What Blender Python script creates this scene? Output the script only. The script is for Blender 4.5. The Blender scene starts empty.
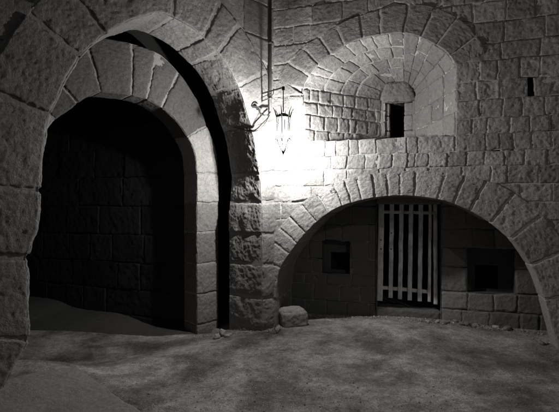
import bpy, math, random
import numpy as np
from mathutils import Vector

# ------------------------------------------------------------------ camera, sky, light
scene = bpy.context.scene
EYE, FPX, CX, CY = 1.6, 430.0, 279.5, 206.0
cam_d = bpy.data.cameras.new('camera'); cam = bpy.data.objects.new('camera', cam_d)
scene.collection.objects.link(cam); scene.camera = cam
cam.location = (0, 0, EYE); cam.rotation_euler = (math.radians(90), 0, 0)
cam_d.sensor_width = 36; cam_d.lens = FPX / 559 * 36; cam_d.clip_start = .05; cam_d.clip_end = 500
scene.render.resolution_x = 1024; scene.render.resolution_y = 755
scene.view_settings.view_transform = 'Standard'; scene.view_settings.look = 'None'
scene.view_settings.gamma = 1; scene.view_settings.use_curve_mapping = False
scene.view_settings.exposure = 0

SECOND_DIR = Vector((-.20, .94, -.42)).normalized()
w = bpy.data.worlds.new('World'); scene.world = w; w.use_nodes = True
nt = w.node_tree; nt.nodes.clear()
sky = nt.nodes.new('ShaderNodeTexSky'); sky.sky_type = 'NISHITA'; sky.sun_disc = False
sky.sun_elevation = math.asin(-SECOND_DIR.z); sky.sun_rotation = math.atan2(-SECOND_DIR.x, -SECOND_DIR.y)
bw = nt.nodes.new('ShaderNodeHueSaturation'); bw.inputs['Saturation'].default_value = 0.0
bg = nt.nodes.new('ShaderNodeBackground'); bg.inputs['Strength'].default_value = 0.0105
ow = nt.nodes.new('ShaderNodeOutputWorld')
nt.links.new(sky.outputs[0], bw.inputs['Color']); nt.links.new(bw.outputs[0], bg.inputs['Color'])
nt.links.new(bg.outputs[0], ow.inputs[0])
sl = bpy.data.lights.new('second_light', 'SUN'); so = bpy.data.objects.new('second_light', sl); scene.collection.objects.link(so)  # sun lamp standing in for an unseen second lamp out of frame
sl.energy = 0.13; sl.angle = math.radians(.9); sl.color = (1, .98, .95)
so.rotation_euler = SECOND_DIR.to_track_quat('-Z', 'Y').to_euler()
LAMP_POWER = 275.0

# ------------------------------------------------------------------ noise
_rs = np.random.RandomState(7)
_tab = _rs.permutation(256); _val = _rs.rand(256) * 2 - 1
def vnoise(P, scale, seed=0):
    p = P * scale + seed * 17.13
    i = np.floor(p).astype(np.int64); f = p - i; f = f * f * (3 - 2 * f)
    def h(dx, dy, dz):
        a = _tab[(i[:, 0] + dx) & 255]; b = _tab[(a + i[:, 1] + dy) & 255]
        return _val[_tab[(b + i[:, 2] + dz) & 255]]
    x, y, z = f[:, 0], f[:, 1], f[:, 2]
    def L(a, b, t): return a + (b - a) * t
    return L(L(L(h(0,0,0), h(1,0,0), x), L(h(0,1,0), h(1,1,0), x), y),
             L(L(h(0,0,1), h(1,0,1), x), L(h(0,1,1), h(1,1,1), x), y), z)
def fbm(P, scale, octv=4, seed=0, gain=.55):
    s = 0; a = 1; t = 0
    for k in range(octv):
        s = s + a * vnoise(P, scale * 2.03 ** k, seed + k * 3.7); t += a; a *= gain
    return s / t

# ------------------------------------------------------------------ mesh builder
class MB:
    def __init__(s): s.v = []; s.f = []; s.t = []; s.m = []; s.n = 0
    def grid(s, P, nu, nv, tone=1., mat=0, flip=False):
        """P (nu*nv,3), index = i*nv + j"""
        i, j = np.meshgrid(np.arange(nu - 1), np.arange(nv - 1), indexing='ij')
        a = (i * nv + j).ravel() + s.n; b = a + nv; c = b + 1; d = a + 1
        q = np.stack([a, b, c, d] if not flip else [a, d, c, b], 1)
        s.v.append(P); s.f.append(q); s.m.append(np.full(len(q), mat))
        s.t.append(np.full(len(P), tone) if np.isscalar(tone) else tone); s.n += len(P)
    def build(s, name, mats, parent=None, smooth=True):
        V = np.concatenate(s.v); Fq = np.concatenate(s.f); T = np.concatenate(s.t); M = np.concatenate(s.m)
        if parent is not None:
            p = parent; off = np.zeros(3)
            while p is not None: off += np.array(p.location); p = p.parent
            V = V - off
        me = bpy.data.meshes.new(name)
        me.vertices.add(len(V)); me.vertices.foreach_set('co', V.astype(np.float32).ravel())
        me.loops.add(len(Fq) * 4); me.loops.foreach_set('vertex_index', Fq.astype(np.int32).ravel())
        me.polygons.add(len(Fq)); me.polygons.foreach_set('loop_start', np.arange(0, len(Fq) * 4, 4, dtype=np.int32))
        try: me.polygons.foreach_set('loop_total', np.full(len(Fq), 4, dtype=np.int32))
        except Exception: pass
        me.polygons.foreach_set('material_index', M.astype(np.int32))
        me.polygons.foreach_set('use_smooth', np.full(len(Fq), smooth))
        at_ = me.attributes.new('tone', 'FLOAT', 'POINT'); at_.data.foreach_set('value', T.astype(np.float32))
        if not isinstance(mats, (list, tuple)): mats = [mats]
        for m in mats: me.materials.append(m)
        me.update(calc_edges=True); me.validate()
        o = bpy.data.objects.new(name, me); scene.collection.objects.link(o)
        if parent is not None: o.parent = parent
        return o

def tag(o, label=None, cat=None, group=None, kind=None):
    if label: o['label'] = label
    if cat: o['category'] = cat
    if group: o['group'] = group
    if kind: o['kind'] = kind
    return o
def empty(name, loc, label, cat, group=None):
    o = bpy.data.objects.new(name, None); scene.collection.objects.link(o); o.location = loc
    o.empty_display_size = .2
    return tag(o, label, cat, group)

# ------------------------------------------------------------------ planes of the place
def unit(a): a = np.array(a, float); return a / np.linalg.norm(a)
class Plane:
    """vertical wall plane: u along, z up, d into the wall"""
    def __init__(s, o, e, m): s.o = np.array(o, float); s.e = unit(e); s.m = unit(m)
    def F(s, u, z, d):
        return np.stack([s.o[0] + s.e[0] * u + s.m[0] * d, s.o[1] + s.e[1] * u + s.m[1] * d, z + 0 * u], 1)
    def at(s, D):
        return Plane(s.o + s.m * D, s.e, s.m)
    def px(s, x, y):
        k = (x - CX) / FPX
        u = (k * s.o[1] - s.o[0]) / (s.e[0] - k * s.e[1])
        Y = s.o[1] + s.e[1] * u
        return (u, EYE - (y - CY) / FPX * Y)
def at(x, y, Y): return np.array([(x - CX) / FPX * Y, Y, EYE - (y - CY) / FPX * Y])

WA = Plane((-.26, 5.60), (-.72, -.69), (-.69, .72))       # gateway wall, u grows towards the camera-left
C0 = (-.08, 5.77)
WB = Plane(C0, (.956, -.292), (.292, .956))               # wall with the window and the alcove
CW = np.array([C0[0], C0[1], 0.])

# ------------------------------------------------------------------ stone blocks
def axis(lo, hi, rr, res):
    n = max(2, int(round((hi - lo - 2 * rr) / res)) + 1)
    return np.concatenate([[lo, lo + .35 * rr], np.linspace(lo + rr, hi - rr, n), [hi - .35 * rr, hi]])
def block(mb, F, lo, hi, rr=.014, amp=.005, chip=.012, bulge=0., wob=.006, res=.015, tone=1., mat=0,
          faces='fis', seed=0, sideres=.05, freq=9.):
    """rounded, worn stone; local box lo..hi = (a, r, d); faces: f front, b back, i low r, o high r, s both ends"""
    lo = np.array(lo, float); hi = np.array(hi, float)
    rr = min(rr, .45 * float((hi - lo).min()))
    plan = []
    if 'f' in faces: plan.append((2, 0, res, res))
    if 'b' in faces: plan.append((2, 1, res * 1.6, res * 1.6))
    if 'i' in faces: plan.append((1, 0, res, res))
    if 'o' in faces: plan.append((1, 1, sideres, res * 1.5))
    if 's' in faces: plan += [(0, 0, sideres, sideres), (0, 1, sideres, sideres)]
    for ax, side, r1, r2 in plan:
        o = [k for k in (0, 1, 2) if k != ax]
        A = axis(lo[o[0]], hi[o[0]], rr, r1 if ax != 0 else res); B = axis(lo[o[1]], hi[o[1]], rr, r2 if ax != 0 else sideres)
        a, b = np.meshgrid(A, B, indexing='ij')
        p = np.zeros((a.size, 3)); p[:, o[0]] = a.ravel(); p[:, o[1]] = b.ravel(); p[:, ax] = hi[ax] if side else lo[ax]
        q = np.clip(p, lo + rr, hi - rr); v = p - q
        n = v / np.maximum(np.linalg.norm(v, axis=1), 1e-9)[:, None]
        p = q + n * rr
        W = F(p[:, 0], p[:, 1], p[:, 2])
        edge = 1 - np.abs(n).max(1)
        Wd = W + np.stack([vnoise(W, 16, 71), vnoise(W, 16, 72), vnoise(W, 16, 73)], 1) * .022
        d = fbm(Wd, freq, 3, seed * 1.31) * amp * .8 + (.35 - np.abs(fbm(Wd, 21, 3, seed + 2))) * amp * 1.1 + fbm(W, 55, 2, seed) * amp * .55
        d -= np.clip(fbm(Wd, 6, 2, seed + 9) - .3, 0, 1) * amp * 2.2
        d -= edge * chip * 3 * np.clip(.35 + fbm(W, 14, 3, seed + 5), 0, 1)
        if bulge:
            m = (p - (lo + hi) / 2) / ((hi - lo) / 2)
            k1, k2 = o
            d += bulge * (1 - m[:, k1] ** 4) * (1 - m[:, k2] ** 4) - bulge * .5
        p = p + n * d[:, None]
        p[:, 0] += vnoise(W, 5.3, 31) * wob + vnoise(W, 17, 33) * wob * .5; p[:, 1] += vnoise(W, 5.3, 57) * wob + vnoise(W, 17, 59) * wob * .5
        P = F(p[:, 0], p[:, 1], p[:, 2])
        mb.grid(P, len(A), len(B), tone, mat)
def sheet(mb, F, A, R, d, res=.04, amp=.004, mat=1, tone=1., wob=.006, freq=11.):
    na = max(2, int((A[1] - A[0]) / res) + 2); nr = max(2, int((R[1] - R[0]) / res) + 2)
    a, r = np.meshgrid(np.linspace(*A, na), np.linspace(*R, nr), indexing='ij')
    a = a.ravel(); r = r.ravel(); W = F(a, r, 0 * a + d)
    dd = d + fbm(W, freq, 4, 3) * amp
    a = a + vnoise(W, 5.3, 31) * wob; r = r + vnoise(W, 5.3, 57) * wob
    mb.grid(F(a, r, dd), na, nr, tone, mat)

def quad_F(pl, c):
    (x0, z0), (x1, z1), (x2, z2), (x3, z3) = c
    La = (abs(x1 - x0) + abs(x2 - x3)) / 2; Lr = (abs(z3 - z0) + abs(z2 - z1)) / 2
    La = max(La, .03); Lr = max(Lr, .03)
    def F(a, r, d):
        u = a / La; v = r / Lr
        s = (x0 * (1 - u) + x1 * u) * (1 - v) + (x3 * (1 - u) + x2 * u) * v
        z = (z0 * (1 - u) + z1 * u) * (1 - v) + (z3 * (1 - u) + z2 * u) * v
        return pl.F(s, z, d)
    return F, La, Lr
def face_stone(mb, pl, c, rnd, gap=.006, D=.07, mort=.016, proud=0., mortar=True, **kw):
    F, La, Lr = quad_F(pl, c)
    g = gap
    if La < .05 or Lr < .05: g = .002
    pr = proud + rnd.uniform(-.004, .005)
    kw.setdefault('tone', rnd.uniform(.70, 1.2))
    block(mb, F, (g, g, -pr), (La - g, Lr - g, D), seed=rnd.randint(0, 999), faces='fios'.replace('i', 'i'), sideres=.04, **kw)
    if mortar: sheet(mb, F, (0, La), (0, Lr), mort, res=.03, amp=mort * .5)

def catmull(pts, step=.02):
    P = [np.array(p, float) for p in pts]; P = [2 * P[0] - P[1]] + P + [2 * P[-1] - P[-2]]
    out = []
    for i in range(1, len(P) - 2):
        p0, p1, p2, p3 = P[i - 1:i + 3]
        n = max(2, int(np.linalg.norm(p2 - p1) / step))
        for k in range(n):
            t = k / n
            out.append(.5 * ((2 * p1) + (-p0 + p2) * t + (2 * p0 - 5 * p1 + 4 * p2 - p3) * t * t + (-p0 + 3 * p1 - 3 * p2 + p3) * t ** 3))
    out.append(P[-2]); return np.array(out)
class Curve:
    """arch line in a wall plane, ordered so that the solid lies on its left-hand normal side given by sgn"""
    def __init__(s, pl, pts, sgn):
        s.pl = pl; q = catmull(pts)
        seg = np.linalg.norm(np.diff(q, axis=0), axis=1); L = np.concatenate([[0], np.cumsum(seg)])
        s.L = L[-1]; s.s = np.linspace(0, s.L, int(s.L / .02)); s.p = np.stack([np.interp(s.s, L, q[:, 0]), np.interp(s.s, L, q[:, 1])], 1)
        t = np.gradient(s.p, axis=0); t /= np.linalg.norm(t, axis=1)[:, None]
        n = np.stack([-t[:, 1], t[:, 0]], 1) * sgn
        k = 15; ker = np.hanning(2 * k + 1); ker /= ker.sum()
        npad = np.pad(n, ((k, k), (0, 0)), 'edge')
        n = np.stack([np.convolve(npad[:, i], ker, 'valid') for i in (0, 1)], 1)
        s.n = n / np.linalg.norm(n, axis=1)[:, None]; s.R = lambda a: 1.0 + 0 * a; s.umin = -99
    def F(s, a, r, d):
        x = np.interp(a, s.s, s.p[:, 0]); z = np.interp(a, s.s, s.p[:, 1])
        nx = np.interp(a, s.s, s.n[:, 0]); nz = np.interp(a, s.s, s.n[:, 1])
        k = s.R(a)
        return s.pl.F(np.maximum(x + nx * r * k, s.umin), z + nz * r * k, d)
    def near(s, x, y):
        u = s.pl.px(x, y); return s.s[np.argmin(np.hypot(s.p[:, 0] - u[0], s.p[:, 1] - u[1]))]
    def off(s, r):
        k = s.R(s.s); return s.p + s.n * r * np.array(k)[:, None]
def crossing(poly, z):
    """leftmost / rightmost u where the polyline passes height z"""
    h = []
    for i in range(len(poly) - 1):
        a, b = poly[i], poly[i + 1]
        if (a[1] - z) * (b[1] - z) <= 0 and a[1] != b[1]:
            h.append(a[0] + (b[0] - a[0]) * (z - a[1]) / (b[1] - a[1]))
    return (min(h), max(h)) if h else None
def apex(poly): return poly[np.argmax(poly[:, 1])]

def ring(mb, cv, joints, R, D0, rnd, proud=.012, gap=.006, mort=.014, faces='fisb', tones=None, per=None, **kw):
    for k in range(len(joints) - 1):
        a0, a1 = joints[k], joints[k + 1]
        if a1 - a0 < .03: continue
        tone = rnd.uniform(.8, 1.18) if not tones else tones(k, cv.F(np.array([(a0+a1)/2]), np.array([0.]), np.array([0.]))[0]) * rnd.uniform(.9, 1.1)
        pr = proud + rnd.uniform(-.006, .008); ri = rnd.uniform(-.006, .006)
        kk = dict(kw)
        if per: kk.update(per(k))
        D = kk.pop('D', D0); km = dict(kk); km.pop('mi', None)
        block(mb, cv.F, (a0 + gap, ri, -pr), (a1 - gap, R, D), seed=rnd.randint(0, 999), tone=tone, faces=faces, **km)
        mi = kk.pop('mi', mort)
        sheet(mb, cv.F, (a0, a1), (mi, R), mort - proud, res=.035, amp=min(.004, mort * .5))
        G = lambda a, d, r: cv.F(a, r, d)
        sheet(mb, G, (a0, a1), (mort - proud, D - .01), mi, res=.04)

def fill(mb, pl, zs, smin, smax, blocked, rnd, width=(.25, .5), joints={}, skip=None, **kw):
    for k in range(len(zs) - 1):
        z0, z1 = zs[k], zs[k + 1]; e = (z1 - z0) * .04
        b0, b1 = blocked(z0 + e), blocked(z1 - e)
        if b0 is None and b1 is None: segs = [((smin, smin), (smax, smax))]
        else:
            if b0 is None: c = sum(b1) / 2; b0 = (c, c)
            if b1 is None: c = sum(b0) / 2; b1 = (c, c)
            segs = [((smin, smin), (b0[0], b1[0])), ((b0[1], b1[1]), (smax, smax))]
        for (l0, l1), (r0, r1) in segs:
            shallow = max(l0 - l1, r1 - r0) > .22
            lo, hi = (min(l0, l1), max(r0, r1)) if shallow else (max(l0, l1), min(r0, r1))
            if max(r0 - l0, r1 - l1) < .05: continue
            xs = []
            if k in joints:
                js = [j for j in joints[k] if lo + .04 < j < hi - .04]
                xs = list(js); x = (js[-1] if js else lo)
                if not js: pass
                if joints[k]:
                    x = max(js) if js else lo
            else: x = lo
            while True:
                x += rnd.uniform(*width)
                if x > hi - width[0] * .5: break
                xs.append(x)
            if k in joints and xs and joints[k]:
                x = min(xs)
                while True:
                    x -= rnd.uniform(*width)
                    if x < lo + width[0] * .5: break
                    xs.append(x)
                xs.sort()
            bs = [l0] + xs + [r0]; ts = [l1] + [x + rnd.uniform(-.016, .016) for x in xs] + [r1]
            if shallow:
                def zb(x):
                    if l1 < l0 and x < l0: return z0 + (z1 - z0) * min(.6, (l0 - x) / (l0 - l1))
                    if r1 > r0 and x > r0: return z0 + (z1 - z0) * min(.6, (x - r0) / (r1 - r0))
                    return z0
                bs = [lo] + xs + [hi]; ts = bs
                for i in range(len(bs) - 1):
                    if z1 - (zb(bs[i]) + zb(bs[i + 1])) / 2 < .035: continue
                    face_stone(mb, pl, [(bs[i], zb(bs[i])), (bs[i + 1], zb(bs[i + 1])), (bs[i + 1], z1), (bs[i], z1)], rnd, **kw)
                continue
            for i in range(len(bs) - 1):
                if skip and skip[0] == k and abs((bs[i] + bs[i + 1]) / 2 - skip[1]) < .03: continue
                j = lambda: rnd.uniform(-.010, .010)
                face_stone(mb, pl, [(bs[i], z0 + j()), (bs[i + 1], z0 + j()), (ts[i + 1], z1 + j()), (ts[i], z1 + j())], rnd, **kw)

def tube(mb, pts, r, n=10, tone=1., mat=0, smooth=True, cap=True, step=.02):
    P = catmull(pts, step) if smooth else np.array(pts, float)
    T = np.gradient(P, axis=0); T /= np.linalg.norm(T, axis=1)[:, None]
    ref = np.array([.13, .21, .97]) if abs(T[:, 2]).mean() < .9 else np.array([1., .1, 0])
    rad = np.full(len(P), r) if np.isscalar(r) else np.interp(np.linspace(0, 1, len(P)), np.linspace(0, 1, len(r)), r)
    N = np.cross(T, ref); N /= np.linalg.norm(N, axis=1)[:, None]; B = np.cross(T, N)
    th = np.linspace(0, 2 * np.pi, n + 1)
    V = P[:, None] + rad[:, None, None] * (N[:, None] * np.cos(th)[None, :, None] + B[:, None] * np.sin(th)[None, :, None])
    if cap: V = np.concatenate([P[None, :1].repeat(n + 1, 1), V, P[None, -1:].repeat(n + 1, 1)])
    mb.grid(V.reshape(-1, 3), len(V), n + 1, tone, mat)
def lathe(mb, c, prof, n=6, ph=0., tone=1., mat=0):
    th = np.linspace(0, 2 * np.pi, n + 1) + ph
    V = np.array([[(c[0] + r * math.cos(t), c[1] + r * math.sin(t), z) for t in th] for r, z in prof])
    mb.grid(V.reshape(-1, 3), len(prof), n + 1, tone, mat)
def box_F(o, ax, ay, az):
    o, ax, ay, az = map(lambda q: np.array(q, float), (o, ax, ay, az))
    return lambda a, r, d: o + a[:, None] * ax + r[:, None] * ay + d[:, None] * az
def rock(mb, c, size, seed, tone=1., rot=0.):
    n1, n2 = 22, 30
    u, v = np.meshgrid(np.linspace(0, np.pi, n1), np.linspace(0, 2 * np.pi, n2), indexing='ij')
    D = np.stack([np.sin(u) * np.cos(v), np.sin(u) * np.sin(v), np.cos(u)], -1).reshape(-1, 3)
    rs = np.random.RandomState(seed); pl = rs.randn(9, 3); pl /= np.linalg.norm(pl, axis=1)[:, None]
    s = np.min(np.where(D @ pl.T > .05, .78 / np.maximum(D @ pl.T, .05), 9), 1); s = np.minimum(s, 1.0)
    D = D * s[:, None]
    P = D * np.array(size) / 2
    cr, sr = math.cos(rot), math.sin(rot)
    P = np.stack([P[:, 0] * cr - P[:, 1] * sr, P[:, 0] * sr + P[:, 1] * cr, P[:, 2]], 1) + np.array(c)
    P = P + D * (fbm(P, 40, 3, seed) * min(size) * .08)[:, None]
    mb.grid(P, n1, n2, tone)

# ------------------------------------------------------------------ materials
def mat_new(name):
    m = bpy.data.materials.new(name); m.use_nodes = True; nt = m.node_tree; nt.nodes.clear()
    o = nt.nodes.new('ShaderNodeOutputMaterial'); b = nt.nodes.new('ShaderNodeBsdfPrincipled')
    nt.links.new(b.outputs[0], o.inputs[0]); return m, nt, b, o
WARM = (1.0, .965, .93)
def stone_mat(name, lo, hi, bump=.5, rough=.92, grit=70., stain=.5, use_tone=True, pits=.4, dist=.006):
    m, nt, b, o = mat_new(name); N = nt.nodes.new; K = nt.links.new
    tc = N('ShaderNodeTexCoord')
    n1 = N('ShaderNodeTexNoise'); n1.inputs['Scale'].default_value = 3.1; n1.inputs['Detail'].default_value = 8; n1.inputs['Roughness'].default_value = .62
    n2 = N('ShaderNodeTexNoise'); n2.inputs['Scale'].default_value = grit; n2.inputs['Detail'].default_value = 5; n2.inputs['Roughness'].default_value = .7
    n3 = N('ShaderNodeTexNoise'); n3.inputs['Scale'].default_value = 22; n3.inputs['Detail'].default_value = 6; n3.inputs['Roughness'].default_value = .65
    vo = N('ShaderNodeTexVoronoi'); vo.inputs['Scale'].default_value = grit * .6
    for n in (n1, n2, n3, vo): K(tc.outputs['Object'], n.inputs['Vector'])
    def math_(op, a, c, clamp=False):
        q = N('ShaderNodeMath'); q.operation = op; q.use_clamp = clamp
        for i, x in enumerate((a, c)):
            if x is None: continue
            if isinstance(x, (int, float)): q.inputs[i].default_value = x
            else: K(x, q.inputs[i])
        return q.outputs[0]
    mix = math_('MULTIPLY', n1.outputs['Fac'], stain)
    mix = math_('ADD', mix, math_('MULTIPLY', n3.outputs['Fac'], .5))
    mix = math_('ADD', mix, math_('MULTIPLY', n2.outputs['Fac'], .85))
    mr = N('ShaderNodeMapRange'); mr.inputs['From Min'].default_value = .5 * (stain + 1.35) - .30; mr.inputs['From Max'].default_value = .5 * (stain + 1.35) + .30
    mr.inputs['To Min'].default_value = lo; mr.inputs['To Max'].default_value = hi; K(mix, mr.inputs['Value'])
    val = mr.outputs[0]
    if use_tone:
        at_ = N('ShaderNodeAttribute'); at_.attribute_name = 'tone'; val = math_('MULTIPLY', val, at_.outputs['Fac'])
    pit = N('ShaderNodeMapRange'); pit.inputs['From Min'].default_value = .0; pit.inputs['From Max'].default_value = .32
    K(vo.outputs['Distance'], pit.inputs['Value'])
    pitm = math_('MAXIMUM', pit.outputs[0], math_('GREATER_THAN', n3.outputs['Fac'], .5 - .12 + (1 - pits) * -.2))
    cmb = N('ShaderNodeCombineColor')
    for i, c in enumerate(WARM): K(math_('MULTIPLY', val, c), cmb.inputs[i])
    K(cmb.outputs[0], b.inputs['Base Color']); b.inputs['Roughness'].default_value = rough
    b.inputs['Specular IOR Level'].default_value = .25
    h = math_('ADD', math_('MULTIPLY', n3.outputs['Fac'], 1.0), math_('MULTIPLY', n2.outputs['Fac'], .8))
    h = math_('ADD', h, math_('MULTIPLY', pitm, .3 * pits))
    bp = N('ShaderNodeBump'); bp.inputs['Strength'].default_value = bump; bp.inputs['Distance'].default_value = dist * 3
    sm = N('ShaderNodeMapRange'); sm.inputs['From Min'].default_value = .38; sm.inputs['From Max'].default_value = .62; sm.inputs['To Min'].default_value = bump * .25; sm.inputs['To Max'].default_value = min(1, bump * 1.3)
    K(n1.outputs['Fac'], sm.inputs['Value']); K(sm.outputs[0], bp.inputs['Strength'])
    K(h, bp.inputs['Height']); K(bp.outputs[0], b.inputs['Normal'])
    return m
STONE_B = stone_mat('rubble_limestone', .09, .44, bump=1.0)
STONE_A = stone_mat('gateway_limestone', .09, .34, bump=.85)
STONE_IN = stone_mat('inner_arch_limestone', .10, .38, bump=.7)
MORTAR = stone_mat('lime_mortar', .34, .50, bump=.5, use_tone=False)
MORTAR_A = stone_mat('gateway_mortar', .18, .36, bump=.5, use_tone=False)
PLASTER = stone_mat('worn_render', .11, .27, bump=.8)
DARKST = stone_mat('shade_dark_limestone', .011, .026, bump=.6)  # dark colour paints in the shade of passage, vaults and openings
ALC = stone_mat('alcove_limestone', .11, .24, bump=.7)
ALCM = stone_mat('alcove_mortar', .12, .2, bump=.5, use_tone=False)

def ground_mat():
    m, nt, b, o = mat_new('gritty_ground'); N = nt.nodes.new; K = nt.links.new
    tc = N('ShaderNodeTexCoord')
    def noise(s, d=6, r=.6, w=0):
        n = N('ShaderNodeTexNoise'); n.inputs['Scale'].default_value = s; n.inputs['Detail'].default_value = d
        n.inputs['Roughness'].default_value = r; n.inputs['Distortion'].default_value = w
        K(tc.outputs['Object'], n.inputs['Vector']); return n.outputs['Fac']
    def mr(v, a, c, x, y):
        q = N('ShaderNodeMapRange'); q.inputs['From Min'].default_value = a; q.inputs['From Max'].default_value = c
        q.inputs['To Min'].default_value = x; q.inputs['To Max'].default_value = y; K(v, q.inputs['Value']); return q.outputs[0]
    def mt(op, a, c):
        q = N('ShaderNodeMath'); q.operation = op
        for i, x in enumerate((a, c)):
            if isinstance(x, (int, float)): q.inputs[i].default_value = x
            else: K(x, q.inputs[i])
        return q.outputs[0]
    big = mr(noise(1.5, 10, .68, .25), .38, .60, .11, .40)
    wet = mr(noise(.7, 8, .7, .4), .48, .60, 1.0, .50)
    mid = mr(noise(16, 6, .7), .3, .7, .6, 1.4)
    fine = mr(noise(75, 5, .8), .34, .66, .45, 1.65)
    vo = N('ShaderNodeTexVoronoi'); vo.inputs['Scale'].default_value = 62; K(tc.outputs['Object'], vo.inputs['Vector'])
    sep = N('ShaderNodeSeparateColor'); K(vo.outputs['Color'], sep.inputs[0])
    peb = mt('MULTIPLY', mt('GREATER_THAN', sep.outputs[0], .80), mr(vo.outputs['Distance'], .25, .45, 1, 0))
    peb = mt('MULTIPLY', peb, mr(noise(1.9, 5), .42, .56, .15, 1.))
    val = mt('MULTIPLY', mt('MULTIPLY', mt('MULTIPLY', big, wet), mid), fine)
    val = mt('ADD', val, mt('MULTIPLY', peb, .30))
    cmb = N('ShaderNodeCombineColor')
    for i, c in enumerate(WARM): K(mt('MULTIPLY', val, c), cmb.inputs[i])
    K(cmb.outputs[0], b.inputs['Base Color'])
    K(mr(noise(3, 4), .3, .7, .6, .95), b.inputs['Roughness'])
    h = mt('ADD', mt('MULTIPLY', noise(26, 8, .75), 1.2), mt('MULTIPLY', noise(90, 4, .8), .8))
    h = mt('ADD', h, mt('MULTIPLY', peb, .5))
    bp = N('ShaderNodeBump'); bp.inputs['Strength'].default_value = .8; bp.inputs['Distance'].default_value = .02
    K(h, bp.inputs['Height']); K(bp.outputs[0], b.inputs['Normal'])
    return m
GROUND = ground_mat()
SLAB = stone_mat('pebbled_concrete', .12, .36, bump=1.0, grit=90, use_tone=False)
def simple(name, val, rough=.6, metal=0., bump=.2, scale=60, var=.3):
    m, nt, b, o = mat_new(name); N = nt.nodes.new; K = nt.links.new
    tc = N('ShaderNodeTexCoord'); n = N('ShaderNodeTexNoise'); n.inputs['Scale'].default_value = scale; n.inputs['Detail'].default_value = 6
    K(tc.outputs['Object'], n.inputs['Vector'])
    cr = N('ShaderNodeValToRGB')
    a = val * (1 - var); c = val * (1 + var)
    cr.color_ramp.elements[0].position = .3; cr.color_ramp.elements[1].position = .7
    cr.color_ramp.elements[0].color = (a, a * .97, a * .94, 1); cr.color_ramp.elements[1].color = (c, c * .97, c * .94, 1)
    K(n.outputs['Fac'], cr.inputs[0]); K(cr.outputs[0], b.inputs['Base Color'])
    b.inputs['Roughness'].default_value = rough; b.inputs['Metallic'].default_value = metal
    bp = N('ShaderNodeBump'); bp.inputs['Strength'].default_value = bump; bp.inputs['Distance'].default_value = .004
    K(n.outputs['Fac'], bp.inputs['Height']); K(bp.outputs[0], b.inputs['Normal'])
    return m
IRON = simple('wrought_iron', .02, .6, .0)
CABLE = simple('black_cable', .03, .5)
PIPE = simple('painted_conduit', .05, .5)
TWIG = simple('dry_twig', .07, .9)
def wood_mat():
    m, nt, b, o = mat_new('weathered_pale_wood'); N = nt.nodes.new; K = nt.links.new
    tc = N('ShaderNodeTexCoord'); mp = N('ShaderNodeMapping'); mp.inputs['Scale'].default_value = (60, 60, 3)
    K(tc.outputs['Object'], mp.inputs[0])
    n = N('ShaderNodeTexNoise'); n.inputs['Scale'].default_value = 1.6; n.inputs['Detail'].default_value = 8; n.inputs['Roughness'].default_value = .65
    K(mp.outputs[0], n.inputs['Vector'])
    n2 = N('ShaderNodeTexNoise'); n2.inputs['Scale'].default_value = 9; n2.inputs['Detail'].default_value = 5; K(tc.outputs['Object'], n2.inputs['Vector'])
    mx = N('ShaderNodeMath'); mx.operation = 'ADD'; K(n.outputs['Fac'], mx.inputs[0]); K(n2.outputs['Fac'], mx.inputs[1])
    cr = N('ShaderNodeValToRGB'); cr.color_ramp.elements[0].position = .38; cr.color_ramp.elements[1].position = .56
    hf = N('ShaderNodeMath'); hf.operation = 'MULTIPLY'; hf.inputs[1].default_value = .5; K(mx.outputs[0], hf.inputs[0])
    cr.color_ramp.elements[0].color = (.34, .33, .315, 1); cr.color_ramp.elements[1].color = (.68, .66, .635, 1)
    K(hf.outputs[0], cr.inputs[0]); K(cr.outputs[0], b.inputs['Base Color']); b.inputs['Roughness'].default_value = .8
    bp = N('ShaderNodeBump'); bp.inputs['Strength'].default_value = .5; bp.inputs['Distance'].default_value = .003
    K(hf.outputs[0], bp.inputs['Height']); K(bp.outputs[0], b.inputs['Normal'])
    return m
WOOD = wood_mat()

# ------------------------------------------------------------------ ground
GP = [(-.08, 5.77, .0), (-.67, 6.03, -.06), (-.88, 6.25, -.20), (-1.15, 5.99, -.23), (-1.5, 6.3, -.24), (-2.87, 6.9, -.10), (-4.2, 7.4, .02),
      (-2.31, 3.63, .05), (-2.7, 3.2, .05), (-1.2, 4.7, -.10), (-2.0, 5.5, -.2), (-2.9, 5.7, -.17), (-.6, 5.1, -.08), (0, 3, 0), (2, 3, 0), (-1.2, 3.2, -.02),
      (.3, 4.6, 0), (1.5, 4.5, 0), (.75, 6.4, 0), (1.9, 6., .05), (2.3, 5.9, .05), (3.1, 5.6, .0), (3.1, 4.83, .0), (0, 0, 0), (3, 1, 0), (-3, 1, 0), (-6, 6, 0), (5, 4, 0)]
def gz(X, Y):
    X = np.atleast_1d(np.asarray(X, float)); Y = np.atleast_1d(np.asarray(Y, float)); num = 0; den = 1e-9
    for x, y, z in GP:
        w_ = np.exp(-((X - x) ** 2 + (Y - y) ** 2) / (2 * .42 ** 2)) + 1e-5 / (1 + (X - x) ** 2 + (Y - y) ** 2)
        num = num + w_ * z; den = den + w_
    return num / den
def ground_z(X, Y):
    X = np.atleast_1d(np.asarray(X, float)); Y = np.atleast_1d(np.asarray(Y, float))
    P = np.stack([X, Y, 0 * X], 1)
    z = gz(X, Y) + fbm(P, 1.3, 3, 2) * .014 + fbm(P, 6, 4, 9) * .005 - np.abs(fbm(P, 3.1, 4, 12)) * .010 + vnoise(P, 26, 4) * .0022 + vnoise(P, 45, 5) * .0030
    z -= .05 * np.exp(-(((X + 2.02) / .2) ** 2 + ((Y - 4.0) / .07) ** 2))       # dark puddle-like hollow
    return z
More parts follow.
